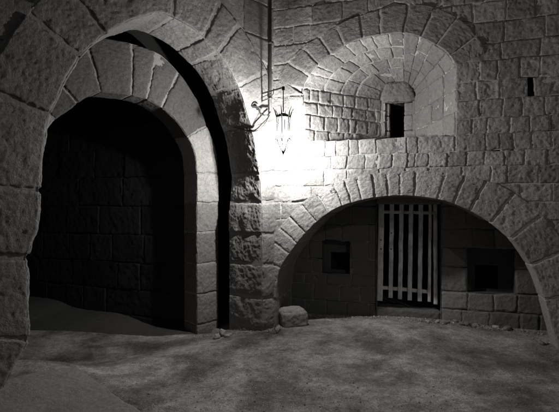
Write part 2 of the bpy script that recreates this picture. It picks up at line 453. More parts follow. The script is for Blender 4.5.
def gsheet(name, xs, ys, mat, fz, mask=None):
    x, y = np.meshgrid(xs, ys, indexing='ij'); x = x.ravel(); y = y.ravel()
    mb = MB(); mb.grid(np.stack([x, y, fz(x, y)], 1), len(xs), len(ys)); return mb.build(name, mat)
xs = np.concatenate([np.linspace(-80, -6, 12)[:-1], np.arange(-6, -4.5, .08), np.arange(-4.5, 4.5, .022), np.arange(4.5, 6, .08), np.linspace(6, 80, 12)])
ys = np.concatenate([np.linspace(-80, -2, 12)[:-1], np.arange(-2, 2.4, .1), np.arange(2.4, 7.6, .020), np.arange(7.6, 9, .1), np.linspace(9, 80, 12)])
g = gsheet('ground', xs, ys, GROUND, ground_z); tag(g, 'dark gritty trodden courtyard ground', 'ground', kind='structure')
# lighter concrete apron in the foreground left
mb = MB(); c = [at(-30, 402, 3.35), at(78, 369.5, 4.18), at(150, 402, 3.42), at(60, 470, 2.6)]
c = [(-2.75, 3.52), (-1.98, 4.18), (-1.03, 3.30), (-1.6, 2.3)]
n = 110; u, v = np.meshgrid(np.linspace(0, 1, n), np.linspace(0, 1, n), indexing='ij'); u = u.ravel(); v = v.ravel()
X = (c[0][0]*(1-u)+c[1][0]*u)*(1-v)+(c[3][0]*(1-u)+c[2][0]*u)*v; Y = (c[0][1]*(1-u)+c[1][1]*u)*(1-v)+(c[3][1]*(1-u)+c[2][1]*u)*v
Pn = np.stack([X, Y, 0 * X], 1); X = X + fbm(Pn, 4, 3, 8) * .03; Y = Y + fbm(Pn, 4, 3, 18) * .03
e = np.minimum(np.minimum(u, 1 - u), np.minimum(v, 1 - v))
Z = gz(X, Y) + fbm(Pn, 1.3, 3, 2) * .014 + .024 + vnoise(Pn, 45, 3) * .003 - .09 * (e < .003)
mb.grid(np.stack([X, Y, Z], 1), n, n); tag(mb.build('pavement', SLAB), 'pale pebbled concrete apron by the left jamb', 'pavement', kind='structure')

# passage floor sheet, darkened to paint in the archway's shade
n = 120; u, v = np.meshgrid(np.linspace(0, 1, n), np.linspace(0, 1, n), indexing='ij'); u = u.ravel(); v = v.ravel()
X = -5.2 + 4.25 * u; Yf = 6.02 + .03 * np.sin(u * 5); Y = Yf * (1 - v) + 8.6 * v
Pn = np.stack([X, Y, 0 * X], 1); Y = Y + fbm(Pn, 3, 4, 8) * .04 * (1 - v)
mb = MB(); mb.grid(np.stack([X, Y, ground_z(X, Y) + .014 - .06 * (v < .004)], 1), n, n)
PFLOOR = stone_mat('shade_dark_earth', .02, .10, bump=1.0, grit=90, use_tone=False)
tag(mb.build('path', PFLOOR), 'floor running into the archway, coloured dark for its shade', 'path', kind='structure')
# loose grit too fine to count
rs = np.random.RandomState(3); m_ = 9000
gx_ = rs.uniform(-3.4, 3.6, m_); gy_ = rs.uniform(2.8, 5.9, m_)
keep = (fbm(np.stack([gx_, gy_, 0 * gx_], 1), 1.6, 4, 5) > -.12) & ((gx_ - WA.o[0]) * WA.m[0] + (gy_ - WA.o[1]) * WA.m[1] < -.05)
gx_, gy_ = gx_[keep], gy_[keep]; k_ = len(gx_); e_ = 2600
bx_ = rs.uniform(.3, 3.3, e_); by_ = np.interp(bx_, [.3, 2.2, 3.3], [6.42, 5.86, 5.45]) - np.abs(rs.randn(e_)) * .09
px_ = rs.uniform(0, 1, 900); qx_ = -1.2 + 1.1 * px_; qy_ = 5.93 - .25 * px_ - np.abs(rs.randn(900)) * .06
gx_ = np.concatenate([gx_, bx_, qx_]); gy_ = np.concatenate([gy_, by_, qy_])
m_ = len(gx_); r_ = .0025 + .0065 * rs.rand(m_) ** 3; r_[k_:] += .009 * rs.rand(m_ - k_) ** 3
gz_ = ground_z(gx_, gy_) + r_ * .3
dirs = np.array([(1, 0, 0), (0, 1, 0), (-1, 0, 0), (0, -1, 0), (.0, 0, .8), (0, 0, -.8)])
V = np.stack([gx_, gy_, gz_], 1)[:, None] + dirs[None] * r_[:, None, None] * rs.uniform(.6, 1.3, (m_, 6, 1))
th = rs.rand(m_) * 3; 
fc = np.array([(0, 1, 4, 4), (1, 2, 4, 4), (2, 3, 4, 4), (3, 0, 4, 4)])
mb = MB(); mb.v.append(V.reshape(-1, 3)); mb.t.append(np.repeat(rs.uniform(.5, 1.6, m_), 6)); mb.n = m_ * 6
me = bpy.data.meshes.new('grit'); me.from_pydata(V.reshape(-1, 3).tolist(), [], [(a[0] + 6 * i, a[1] + 6 * i, a[2] + 6 * i) for i in range(m_) for a in fc.tolist()])
a_ = me.attributes.new('tone', 'FLOAT', 'POINT'); a_.data.foreach_set('value', mb.t[0].astype(np.float32)); me.materials.append(STONE_B)
go_ = bpy.data.objects.new('grit', me); scene.collection.objects.link(go_); tag(go_, 'fine loose grit scattered over the courtyard ground', 'grit', kind='stuff')

# ------------------------------------------------------------------ gateway wall (left)
rnd = random.Random(5)
gate_wall = empty('gateway_wall', (WA.o[0], WA.o[1], 0), 'tall rough stone wall on the left pierced by a deep dark double archway', 'wall')
A = WA
pts = [(-.035, -.5), (-.035, .4), (-.033, 1.2), (-.028, 1.60), (-.01, 1.8), (0.0, 1.95)]
pts += [A.px(*p) for p in [(254, 138), (247, 115), (240, 92), (231, 73), (222, 59), (212, 47), (197, 33), (178, 21), (160, 14), (143, 17), (124, 24), (107, 34), (94, 44), (82, 57), (73, 71), (65, 85), (56, 104), (49, 122), (46, 140), (43, 165), (41, 190), (40, 212), (38, 228), (36, 235), (33, 241), (32, 248), (29, 255), (28, 264), (30, 272), (31, 290), (30, 310), (31, 330), (27, 347), (17, 361), (10, 378)]] + [(2.95, -.2), (2.95, -.5)]
outer = Curve(A, pts, 1)
# make sure the normal points away from the opening
if np.dot(outer.n[5], (-1, 0)) < 0: outer.n = -outer.n
outer.umin = -.29
_F0 = outer.F
def _splay(a, r, d):                                    # the pier below the impost joint is splayed outwards
    P = _F0(a, r, d); wgt = np.clip((outer.s[np.argmin(np.abs(outer.p[:200, 1] - 2.0))] - a) / .5, 0, 1) * np.clip(1 - r * 3, 0, 1)
    P[:, :2] += (np.maximum(d, 0) * .15 * wgt)[:, None] * WA.e[None, :2]; return P
outer.F = _splay
sZ = lambda z: outer.s[np.argmin(np.abs(outer.p[:len(outer.p) // 3, 1] - z))]
J = [0] + [sZ(z) for z in (-.02, .39, .82, 1.235, 1.64, 2.03)] + [outer.near(*p) for p in [(250, 126), (238, 86), (217, 53), (203, 38), (172, 19), (107, 35), (82, 57), (50, 114), (42, 190), (32, 258), (28, 340)]] + [outer.L]
mb = MB()
ring(mb, outer, J, .56, .60, rnd, amp=.009, chip=.02, bulge=.012, rr=.022, res=.012, freq=8, mort=.009, gap=.005, per=lambda k: {} if k < 7 else ({'amp': .008, 'bulge': .004} if k < 13 else {'amp': .006, 'bulge': .002, 'rr': .026, 'chip': .04, 'mi': .024}))
sheet(mb, outer.F, (0, outer.L), (.03, 1.1), .022, res=.05)
mb.build('outer_arch', [STONE_A, MORTAR_A], gate_wall)
ext = outer.off(.51)
mb = MB()
def blkA(z):
    c = crossing(ext, z); return c
zsA = [-.4, .05, .45, .88, 1.3, 1.75, 2.2, 2.6, 3.0, 3.4, 3.8, 4.25, 4.7, 5.2]
fill(mb, A, zsA, -.32, 6.2, blkA, rnd, width=(.5, .95), amp=.005, chip=.012, rr=.014, res=.016, mort=.009, gap=.004)
mb.build('masonry', [STONE_A, MORTAR_A], gate_wall)
# inner arch, set back behind the dark slot
I = WA.at(.90)
pts = [(.374, -.6), (.374, .4), (.374, 1.2), (.376, 1.95)] + [I.px(*p) for p in [(196, 168), (194, 152), (187, 137), (178, 123), (167, 112), (156, 104), (145, 98.5), (130, 95), (115, 93), (97, 92.5), (82, 100), (69, 110), (50, 125)]] + [(2.5, 2.05), (2.62, 1.6), (2.64, .8), (2.64, -.6)]
inner = Curve(I, pts, 1)
if np.dot(inner.n[5], (-1, 0)) < 0: inner.n = -inner.n
Lr = inner.near(187, 137); Lt = inner.near(150, 101)
inner.R = lambda a: np.interp(a, [0, Lr, Lt, inner.L], [.365, .365, .64, .64])
sZ2 = lambda z: inner.s[np.argmin(np.abs(inner.p[:len(inner.p) // 3, 1] - z))]
J = [0] + [sZ2(z) for z in (-.05, .36, .79, 1.22, 1.64, 2.05)] + [inner.near(*p) for p in [(187, 137), (162, 108), (147, 99), (131, 95), (101, 92), (77, 104), (55, 120)]]
J += [J[-1] + .5, J[-1] + 1.0, J[-1] + 1.5, inner.L]
mb = MB(); ring(mb, inner, J, 1.0, .34, rnd, amp=.010, chip=.022, rr=.018, res=.012, proud=.007, mort=.011, gap=.003, bulge=.006, tones=lambda k, p: 1.2 if 1.7 < p[2] < 2.62 else (.85 if 1.2 < p[2] < 2.3 else (.62 if p[2] < 2.6 else .42)))  # tones by height paint the lantern's falloff onto the stones
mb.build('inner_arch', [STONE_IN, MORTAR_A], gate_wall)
mb = MB()
sheet(mb, inner.F, (0, inner.L), (.55, 2.2), .36, res=.08, mat=0, amp=.02)
# passage wall and its vault
Q0, Q1 = np.array([-.95, 6.14]), np.array([-5.4, 7.87])
PW = Plane(Q0, Q1 - Q0, (.36, .93)); PW.m = np.array([-PW.e[1], PW.e[0]]) * (-1 if (-PW.e[1]) < 0 else 1)
if PW.m[1] < 0: PW.m = -PW.m
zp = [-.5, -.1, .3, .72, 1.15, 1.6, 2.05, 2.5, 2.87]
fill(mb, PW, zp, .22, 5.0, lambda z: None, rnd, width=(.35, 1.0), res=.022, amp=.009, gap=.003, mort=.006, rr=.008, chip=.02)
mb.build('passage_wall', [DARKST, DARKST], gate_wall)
mb = MB()
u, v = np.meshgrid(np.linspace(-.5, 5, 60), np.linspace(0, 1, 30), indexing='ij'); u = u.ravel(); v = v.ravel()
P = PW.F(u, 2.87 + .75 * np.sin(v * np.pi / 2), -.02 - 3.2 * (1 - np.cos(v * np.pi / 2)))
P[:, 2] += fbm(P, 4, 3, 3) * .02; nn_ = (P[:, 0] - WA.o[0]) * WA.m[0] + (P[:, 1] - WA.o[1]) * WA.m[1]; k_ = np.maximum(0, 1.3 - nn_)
P[:, 0] += WA.m[0] * k_; P[:, 1] += WA.m[1] * k_; mb.grid(P, 60, 30, .3)  # low tone puts the slot's shade into the vault colour
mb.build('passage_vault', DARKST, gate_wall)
# added shell behind both walls, keeps stray sky light out: rear sides and flat top
mb = MB()
EA = A.F(np.array([6.2]), np.array([0.]), np.array([0.]))[0]; EB = WB.F(np.array([5.5]), np.array([0.]), np.array([0.]))[0]
ol = [EA, (EA[0] - 4.5, EA[1] + 4.7, 0), (-9, 12.5, 0), (8, 12.5, 0), (EB[0] + 1.6, EB[1] + 5, 0), EB]
for k in range(len(ol) - 1):
    a, b = np.array(ol[k]), np.array(ol[k + 1])
    sheet(mb, box_F((a[0], a[1], 0), unit(b - a), (0, 0, 1), (0, 0, 0)), (0, np.linalg.norm(b - a)), (-.5, 5.2), 0, res=.4, amp=0, mat=0, wob=0)
C3 = np.array([C0[0], C0[1], 0.])
mid = np.array([0, 12.5, 0.])
for quad in ([ol[0], C3, mid, ol[2]], [ol[0], ol[0], ol[2], ol[1]], [C3, ol[5], ol[3], mid], [ol[5], ol[5], ol[4], ol[3]]):
    mb.grid(np.array([[q[0], q[1], 5.2] for q in (quad[0], quad[3], quad[1], quad[2])], float), 2, 2)
mb.build('light_block_shell', DARKST, gate_wall)  # added only to keep light from leaking in behind the walls

# ------------------------------------------------------------------ wall with window and alcove (back)
B = WB; rnd = random.Random(11)
alc_wall = empty('alcove_wall', (C0[0], C0[1], 0), 'coursed rubble stone wall holding a low arched alcove under a deep splayed slit window', 'wall')
apts = [(.035, -.5), (.035, -.1), (.037, .35)] + [B.px(*p) for p in [(278, 278), (282, 265), (295, 246), (306, 233), (320, 219), (338, 207.5), (358, 201), (380, 197), (402, 195.5), (424, 197), (445, 201), (462, 207), (478, 214), (492, 222.5), (508, 235), (520, 249), (532, 267), (542, 290), (549, 316)]] + [(3.33, .0), (3.35, -.5)]
alc = Curve(B, apts, 1)
if alc.n[5][0] > 0: alc.n = -alc.n
alc.umin = -.10
aR = [alc.near(300, 240), alc.near(400, 195), alc.near(440, 200), alc.near(480, 215)]
alc.R = lambda a: np.interp(a, [0] + aR + [alc.L], [.30, .32, .30, .33, .41, .42])
J = [0, alc.near(276, 300), alc.near(281, 268), alc.near(289, 254), alc.near(298, 243), alc.near(306, 233), alc.near(317, 221.5), alc.near(329, 212.5), alc.near(342, 206), alc.near(352, 203), alc.near(363, 200), alc.near(375, 198), alc.near(389, 196), alc.near(400, 195.5), alc.near(413, 196), alc.near(438, 199.5), alc.near(454, 204), alc.near(470, 210.5), alc.near(491, 222), alc.near(511, 238), alc.near(531, 265), alc.near(543, 300)]
J = sorted(set(J)) + [alc.L]
mb = MB(); ring(mb, alc, J, 1.0, .82, rnd, amp=.008, chip=.018, bulge=.003, rr=.013, res=.012, faces='fis', gap=.004, mort=.012, proud=.008, per=lambda k: {'D': .30} if J[k] > alc.near(485, 218) else {})
sheet(mb, lambda a, r, d: B.F(*(lambda q: (np.maximum(q[0], -.1), q[1]))((np.interp(a, alc.s, alc.p[:, 0]) + np.interp(a, alc.s, alc.n[:, 0]) * r, np.interp(a, alc.s, alc.p[:, 1]) + np.interp(a, alc.s, alc.n[:, 1]) * r)), d), (0, alc.L), (.03, .62), .014, res=.05)
mb.build('alcove_arch', [STONE_B, MORTAR], alc_wall)
aext = alc.off(.93)
# window opening line
zSill = 2.44
wl, wr = B.px(303, 120)[0], B.px(456, 120)[0]
wpts = [(wl, zSill), (wl, 2.8), B.px(303, 88)] + [B.px(*p) for p in [(308, 77), (316, 67), (327, 57), (341, 47), (359, 39), (380, 34.5), (402, 33), (420, 37), (438, 46), (450, 56)]] + [B.px(456, 68), (wr, 3.0), (wr, zSill)]
win = Curve(B, wpts, 1)
iA = int(len(win.p) * .06)
if win.n[iA][0] > 0: win.n = -win.n
a_l = win.near(303, 88); a_r = win.near(456, 66)
win.R = lambda a: .33 + .05 * np.sin(a * 3.1)
J = [a_l] + [win.near(*p) for p in [(308, 76), (318, 65), (330, 54), (345, 45), (362, 38), (380, 34.5), (402, 33), (420, 37), (437, 45), (450, 56)]] + [a_r]
mb = MB(); ring(mb, win, J, 1.0, .16, rnd, amp=.006, chip=.014, rr=.016, res=.012, faces='fis', proud=.007, mort=.011, gap=.003, tones=lambda k, p: .75)
sheet(mb, win.F, (0, win.L), (.06, 1.9), .014, res=.05)
mb.build('window_arch', [STONE_B, MORTAR], alc_wall)
wext = win.off(.90); mask = (win.s >= a_l) & (win.s <= a_r); wext = wext[mask]
def blkB(z):
    if z < 2.25:
        return crossing(aext, z)
    if z < zSill: return None
    if z < min(wext[0][1], wext[-1][1]): 
        return (wl, wr)
    c = crossing(wext, z)
    if c is None: return None
    l, r = c
    if abs(l - r) < .05: l, r = (l, wr) if l < 1.3 else (wl, r)
    return (l, r)
sx = lambda *q: [B.px(x, 150)[0] for x in q]
zsB = [-.4, .0, .25, .5, .74, .98, 1.2, 1.43, 1.647, 1.857, 2.068, 2.243, 2.442, 2.63, 2.84, 3.06, 3.296, 3.495, 3.74, 3.98, 4.22, 4.46, 4.7, 4.95, 5.2]
jt = {8: sx(291, 521, 552), 9: sx(303, 324, 347, 462, 491, 507, 539), 10: sx(290, 312, 331, 346, 365, 377.5, 392, 407, 415, 428, 447, 466, 484, 504, 524, 546),
      11: sx(300, 325, 336, 349.5, 359, 376, 407, 418, 456, 486, 500, 514, 531, 552), 12: sx(288, 472, 487, 510, 530, 550), 13: sx(294, 480, 502, 522, 545), 14: sx(289, 477, 500, 528, 535),
      15: sx(480, 497, 520, 540)}
mb = MB(); fill(mb, B, zsB, -.12, 5.6, blkB, rnd, width=(.2, .42), joints=jt, skip=(14, (B.px(528, 90)[0] + B.px(535, 90)[0]) / 2), amp=.008, chip=.014, bulge=.001, rr=.009, res=.011, mort=.0065, gap=.002)
mb.build('masonry', [STONE_B, MORTAR], alc_wall)

# splayed embrasure
back = B.at(1.0)
bl, br = back.px(383, 120)[0], back.px(412, 120)[0]
def front_pt(u):
    a = u * win.L; return np.stack([np.interp(a, win.s, win.p[:, 0]), np.interp(a, win.s, win.p[:, 1])], 1)
ul, ur = a_l / win.L, a_r / win.L
zt = 3.16
def back_pt(u):
    x = np.interp(u, [0, ul, (ul + ur) / 2, ur, 1], [bl, bl, (bl + br) / 2, br, br])
    z = np.interp(u, [0, ul, ur, 1], [zSill, zt, zt, zSill])
    k = np.clip((u - ul) / (ur - ul), 0, 1); z = z + .2 * np.sin(np.pi * k) ** .8
    x = np.where((u > ul) & (u < ur), (bl + br) / 2 - (br - bl) / 2 * np.cos(np.pi * k), x); return np.stack([x, z], 1)
Ls = 1.25
def loft(a, r, d):
    u = np.clip(a / win.L, 0, 1); b = r / Ls
    f, k = front_pt(u), back_pt(u)
    q = f * (1 - b)[:, None] + k * b[:, None]
    du = .01; f2 = front_pt(np.clip(u + du, 0, 1)) * (1 - b)[:, None] + back_pt(np.clip(u + du, 0, 1)) * b[:, None]
    f1 = front_pt(np.clip(u - du, 0, 1)) * (1 - b)[:, None] + back_pt(np.clip(u - du, 0, 1)) * b[:, None]
    t = f2 - f1; t3 = np.stack([t[:, 0], t[:, 1], 0 * b], 1); r3 = np.stack([k[:, 0] - f[:, 0], k[:, 1] - f[:, 1], 1.0 + 0 * b], 1)
    nn = np.cross(t3, r3); nn /= np.linalg.norm(nn, axis=1)[:, None]
    c = np.stack([(wl + wr) / 2 - q[:, 0], 2.9 - q[:, 1], 0 * b], 1)
    sg = np.sign((nn * c).sum(1)); nn = nn * sg[:, None]          # towards the opening
    o = np.stack([q[:, 0], q[:, 1], b], 1) - nn * d[:, None]
    return B.F(o[:, 0], o[:, 1], o[:, 2])
mb = MB()
def loft_cells(a0, a1, rows, cols, tone, mat=0, gap=.006, jit=0., **kw):
    hs = np.linspace(a0, a1, rows + 1); hs[1:-1] += [rnd.uniform(-jit, jit) * (hs[1] - hs[0]) for _ in hs[1:-1]]
    for i in range(rows):
        b = 0.01; first = True
        while b < Ls - .02:
            w_ = rnd.uniform(*cols) * (.6 if first and i % 2 else 1); first = False
            e = min(b + w_, Ls)
            if Ls - e < .08: e = Ls
            block(mb, loft, (hs[i] + gap, b + gap, rnd.uniform(-.008, .006)), (hs[i + 1] - gap, e - gap, .06), tone=tone * rnd.uniform(.85, 1.15), seed=rnd.randint(0, 999), faces='fios', rr=.012, res=.014, mat=mat, sideres=.03, **kw)
            b = e
    sheet(mb, loft, (a0, a1), (0, Ls), .010, res=.03, amp=.006)
loft_cells(0, a_l, 4, (.10, .24), .95, amp=.010, bulge=.001, jit=.12)
for b0, b1, n_ in ((.01, .30, 8), (.30, .56, 7), (.56, .80, 5), (.80, Ls - .05, 4)):
    hs = np.linspace(a_l, a_l + (a_r - a_l) * .66, n_ + 1); hs[1:-1] += [rnd.uniform(-.22, .22) * (hs[1] - hs[0]) for _ in hs[1:-1]]
    for i in range(n_):
        block(mb, loft, (hs[i] + .005, b0 + .004, rnd.uniform(-.006, .004)), (hs[i + 1] - .005, b1 + rnd.uniform(-.02, .0), .06), tone=rnd.uniform(.7, 1.2), seed=rnd.randint(0, 999), faces='fios', rr=.012, res=.014, sideres=.03, amp=.009)
sheet(mb, loft, (a_l, a_l + (a_r - a_l) * .66), (0, Ls), .008, res=.03, amp=.006)
mb2 = mb
loft_cells(a_l + (a_r - a_l) * .66, a_r, 4, (.3, .5), 1.1, mat=2, gap=.002, amp=.014)
loft_cells(a_r, win.L, 3, (.3, .5), 1.1, mat=2, gap=.002, amp=.014)
# back face of the embrasure round the slit
sl0, sl1 = back.px(390, 120)[0], back.px(404, 120)[0]
ztop = 3.10
for q in ([(bl - .02, zSill - .05), (sl0, zSill - .05), (sl0, ztop), (bl - .02, ztop)], [(sl1, zSill - .05), (br + .02, zSill - .05), (br + .02, ztop), (sl1, ztop)]):
    z = q[0][1]
    for zz in (zSill - .05, 2.7, 2.92, ztop)[:3]:
        z2 = {zSill - .05: 2.7, 2.7: 2.92, 2.92: ztop}[zz]
        face_stone(mb, back, [(q[0][0], zz), (q[1][0], zz), (q[1][0], z2), (q[0][0], z2)], rnd, D=.3, amp=.006, tone=1.0, gap=.003, mortar=False)
mb.build('window_embrasure', [STONE_B, MORTAR, PLASTER], alc_wall)
emb = scene.collection.objects['window_embrasure']
mb = MB(); face_stone(mb, back, [(bl - .05, ztop), (br + .05, ztop), (br - .02, 3.40), (bl + .02, 3.40)], rnd, D=.3, rr=.045, amp=.016, chip=.03, tone=1.0, proud=.12, mortar=False, res=.01)
mb.build('lintel', [PLASTER], emb)
mb = MB()                                                    # the slit runs on into blackness
def recess(mb, pl, s0, s1, z0, z1, d0, d1, res=.06, tone=1., hole=None):
    for (a, b, c_, d_) in (((s0, z0), (s0, z1), 0, 0), ((s1, z0), (s1, z1), 0, 0), ((s0, z0), (s1, z0), 0, 0), ((s0, z1), (s1, z1), 0, 0)):
        ax = np.array([b[0] - a[0], b[1] - a[1]]); L = np.linalg.norm(ax); ax /= L
        F = lambda p, r, d, a=a, ax=ax: pl.F(a[0] + ax[0] * p + (ax[1] * d), a[1] + ax[1] * p + (ax[0] * d), r)
        sheet(mb, F, (0, L), (d0, d1), 0, res=res, amp=.004, mat=0, wob=0, tone=tone)
    if hole:
        h0, h1, g0, g1 = hole
        for A_, R_ in (((s0, h0), (z0, z1)), ((h1, s1), (z0, z1)), ((h0, h1), (z0, g0)), ((h0, h1), (g1, z1))):
            if A_[1] - A_[0] > .005 and R_[1] - R_[0] > .005: sheet(mb, pl.F, A_, R_, d1, res=res, amp=.006, mat=0, wob=0, tone=tone)
    else: sheet(mb, pl.F, (s0, s1), (z0, z1), d1, res=res, amp=.006, mat=0, wob=0, tone=tone)
recess(mb, back, sl0, sl1, zSill, ztop, .02, .9)
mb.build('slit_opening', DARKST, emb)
h0, h1 = B.px(528, 90)[0], B.px(535, 90)[0]
mb = MB(); recess(mb, B, h0 + .01, h1 - .005, 2.86, 3.04, .012, .09, res=.015, tone=.5)
mb.build('putlog_hole', ALC, alc_wall)
mb = MB(); sheet(mb, lambda a, r, d: B.F(a, zSill - .035 + d + 0 * a, r), (wl, wr), (.05, 1.0), 0, res=.04, amp=.01, mat=0)
mb.build('sill', STONE_B, alc_wall)

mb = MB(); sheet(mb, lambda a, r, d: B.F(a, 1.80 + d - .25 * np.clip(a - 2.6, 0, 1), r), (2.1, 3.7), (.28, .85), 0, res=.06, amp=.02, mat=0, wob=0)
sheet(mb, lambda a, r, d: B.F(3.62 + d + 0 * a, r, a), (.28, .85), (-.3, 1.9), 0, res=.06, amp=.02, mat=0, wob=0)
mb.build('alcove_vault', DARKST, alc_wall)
# alcove: lunette wall at the back with doorway and two niches
AB = B.at(.80)
dl, dr = AB.px(376.5, 250)[0], AB.px(441, 250)[0]
n1 = (AB.px(322, 250)[0], AB.px(350, 250)[0], .60, 1.09)
n2 = (AB.px(467, 250)[0], AB.px(515, 250)[0], .44, 1.04)
mb = MB()
zc = [-.3, .2, .44, .60, .82, 1.09, 1.33, 1.6, 1.9]
def blk1(z): return (n1[0], n1[1]) if n1[2] < z < n1[3] else None
rnd = random.Random(3)
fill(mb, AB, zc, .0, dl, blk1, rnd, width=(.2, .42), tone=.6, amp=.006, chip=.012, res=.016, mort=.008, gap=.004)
mbr = MB()
zc2 = [-.3, .2, .44, .77, 1.04, 1.3, 1.6, 1.9]
def blk2(z): return (n2[0], n2[1]) if n2[2] < z < n2[3] else None
ABr = B.at(.77)
fill(mbr, ABr, zc2, dr, 3.65, blk2, rnd, width=(.22, .42), amp=.008, chip=.02, res=.014, mort=.01, gap=.004)
mb.v += mbr.v; mb.f += [f + mb.n for f in mbr.f]; mb.t += mbr.t; mb.m += mbr.m; mb.n += mbr.n
# door reveal and stone lintel over the doorway
face_stone(mb, AB, [(dl - .02, 1.62), (dr + .02, 1.62), (dr + .02, 1.95), (dl - .02, 1.95)], rnd, D=.2, amp=.006)
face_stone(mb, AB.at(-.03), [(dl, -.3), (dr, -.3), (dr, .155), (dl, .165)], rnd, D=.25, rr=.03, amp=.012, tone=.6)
for s_, w_ in ((dl, -.25), (dr, .25)):
    F = lambda a, r, d, s_=s_, w_=w_: AB.F(s_ + np.sign(w_) * d, r, a)
    sheet(mb, F, (-.03, .45), (-.3, 1.7), 0, res=.03, amp=.01, mat=0)
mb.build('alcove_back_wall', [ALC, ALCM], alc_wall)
lun = scene.collection.objects['alcove_back_wall']
for pl_, n_, hx in ((AB, n1, (331, 349.5, 252, 270)), (ABr, n2, (475, 498, 265, 289))):
    D1 = .16; q_ = pl_.at(D1); (a_, t_), (b_, u_) = q_.px(hx[0], hx[2]), q_.px(hx[1], hx[3])
    a_ = max(a_, n_[0] + .02); b_ = min(b_, n_[1] - .01); u_ = max(u_, n_[2] + .02); hl = (a_, b_, u_, t_)
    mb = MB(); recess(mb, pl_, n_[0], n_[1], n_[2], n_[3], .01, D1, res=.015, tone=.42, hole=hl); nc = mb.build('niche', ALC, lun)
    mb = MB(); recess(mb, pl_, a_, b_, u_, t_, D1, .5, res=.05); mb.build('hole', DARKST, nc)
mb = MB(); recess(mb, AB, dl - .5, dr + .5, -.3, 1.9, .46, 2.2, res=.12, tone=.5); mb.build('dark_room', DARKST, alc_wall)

# ------------------------------------------------------------------ wooden slatted gate
GPn = B.at(.86)
gx = lambda x, y: GPn.px(x, y)
gw = empty('slatted_gate', tuple(GPn.F(np.array([gx(407, 300)[0]]), np.array([.2]), np.array([0.]))[0]), 'pale weathered wooden gate of upright slats standing in the alcove doorway', 'gate')
rnd = random.Random(2)
def plank(name, p0, p1, w_, d0, th, parent=gw, hor=False, tone=1.):
    """plank between two (s,z) points, width w_"""
    a, b = np.array(p0), np.array(p1); L = np.linalg.norm(b - a); t = (b - a) / L; n = np.array([-t[1], t[0]])
    F = lambda r, q, d: GPn.F(a[0] + t[0] * r + n[0] * q, a[1] + t[1] * r + n[1] * q, d)
    m = MB(); block(m, F, (0, -w_ / 2, d0), (L, w_ / 2, d0 + th), rr=.004, amp=.0025, chip=.004, wob=.003, res=.02, sideres=.02, faces='fiosb', seed=rnd.randint(0, 99))
    return m.build(name, WOOD, parent)
for (xt, xb, yt, yb, wd) in [(381.6, 379.6, 203, 301, .078), (392, 390.6, 202, 298, .058), (401.7, 400, 201, 299.5, .058), (411.2, 409.7, 201, 300.5, .058), (421, 419.6, 202, 301.5, .058), (430.2, 429.2, 203, 302, .040)]:
    plank('slat', gx(xb, yb), gx(xt, yt), wd, 0, .022)
plank('rail', gx(378, 287.5), gx(430, 292.5), .050, .024, .03)
plank('rail', gx(378, 212), gx(436, 213), .042, .024, .03)
o = plank('frame_post', gx(435.8, 305), gx(435.3, 203), .055, .03, .06); 
m = MB()
bo = []
for (x, y) in ((381, 240), (381, 249), (391.3, 233), (391.2, 249)):
    s_, z_ = gx(x, y); c_ = GPn.F(np.array([s_]), np.array([z_]), np.array([-.006]))[0]
    m = MB(); rock(m, c_, (.022, .012, .022), 3); m.build('bolt', IRON, gw)

# ------------------------------------------------------------------ lantern on its bracket
LY = 5.20; lx, ly = (283.3 - CX) / FPX * LY, LY
lz = lambda y: EYE - (y - CY) / FPX * LY
foot = A.F(np.array([-.03]), np.array([3.04]), np.array([-.01]))[0]
lan = empty('wall_lantern', (lx, ly, lz(152)), 'lit wrought iron lantern with a spiky crown hanging in the corner from a wall bracket', 'lantern')
tip = np.array([lx, ly, lz(87.5)])
m = MB()
tube(m, [foot + (0, 0, .07), foot - (0, 0, .09)], .011, smooth=False)
p1 = foot + (0, 0, .03); tube(m, [p1, (p1 + tip) / 2, tip], .009)
p2 = foot + (0, 0, -.07); q = p2 + (tip - p2) * .45; q[2] = p2[2]
tube(m, [p2, q], .007, smooth=False)
k1 = p2 + (q - p2) * .9; tube(m, [k1, k1 + (0, 0, .02), q + (0, 0, .035) + (tip - p1) * .1, q + (0, 0, .1) + (tip - p1) * .12], .006)
tube(m, [p2 + (0, 0, .05), q + (0, 0, .05)], .005, smooth=False)
tube(m, [tip + (0, 0, .012), tip - (0, 0, .03)], [.016, .008, .02], n=12, smooth=False)
m.build('bracket', IRON, lan)
m = MB(); tube(m, [tip, (lx, ly, lz(112))], .0065, smooth=False); m.build('hanging_rod', IRON, lan)
m = MB(); zc_ = lz(117)
RT = .088
lathe(m, (lx, ly), [(.0, zc_ + .05), (.03, zc_ + .045), (RT * .98, zc_ + .012), (RT + .006, zc_ + .012), (RT + .006, zc_ - .012), (RT - .008, zc_ - .012), (RT - .008, zc_ + .004), (.0, zc_ + .035)], ph=.3)
for k in range(6):
    th = .3 + k * math.pi / 3; d = np.array([math.cos(th), math.sin(th), 0]); b0 = np.array([lx, ly, zc_]) + d * RT
    tube(m, [b0, b0 + d * .010 + (0, 0, .04), b0 + d * .02 + (0, 0, .07), b0 + d * .045 + (0, 0, .11)], [.008, .007, .003])
    th += math.pi / 6; d = np.array([math.cos(th), math.sin(th), 0]); b0 = np.array([lx, ly, zc_]) + d * RT * .87
    tube(m, [b0, b0 + (0, 0, .055)], [.007, .002])
m.build('crown', IRON, lan)
m = MB(); zb = lz(141); za = lz(153)
RB = .074
for k in range(6):
    th = .3 + k * math.pi / 3; d = np.array([math.cos(th), math.sin(th), 0])
    tube(m, [(lx, ly, zc_) + d * RT * .96, (lx, ly, zb) + d * RB], .0052, smooth=False)
    tube(m, [(lx, ly, zb + .012) + d * (RB + .026), (lx, ly, zb + .026) + d * (RB + .014), (lx, ly, zb + .012) + d * RB, (lx, ly, zb - .03) + d * RB * .8, (lx, ly, za) + d * .004], .0075)
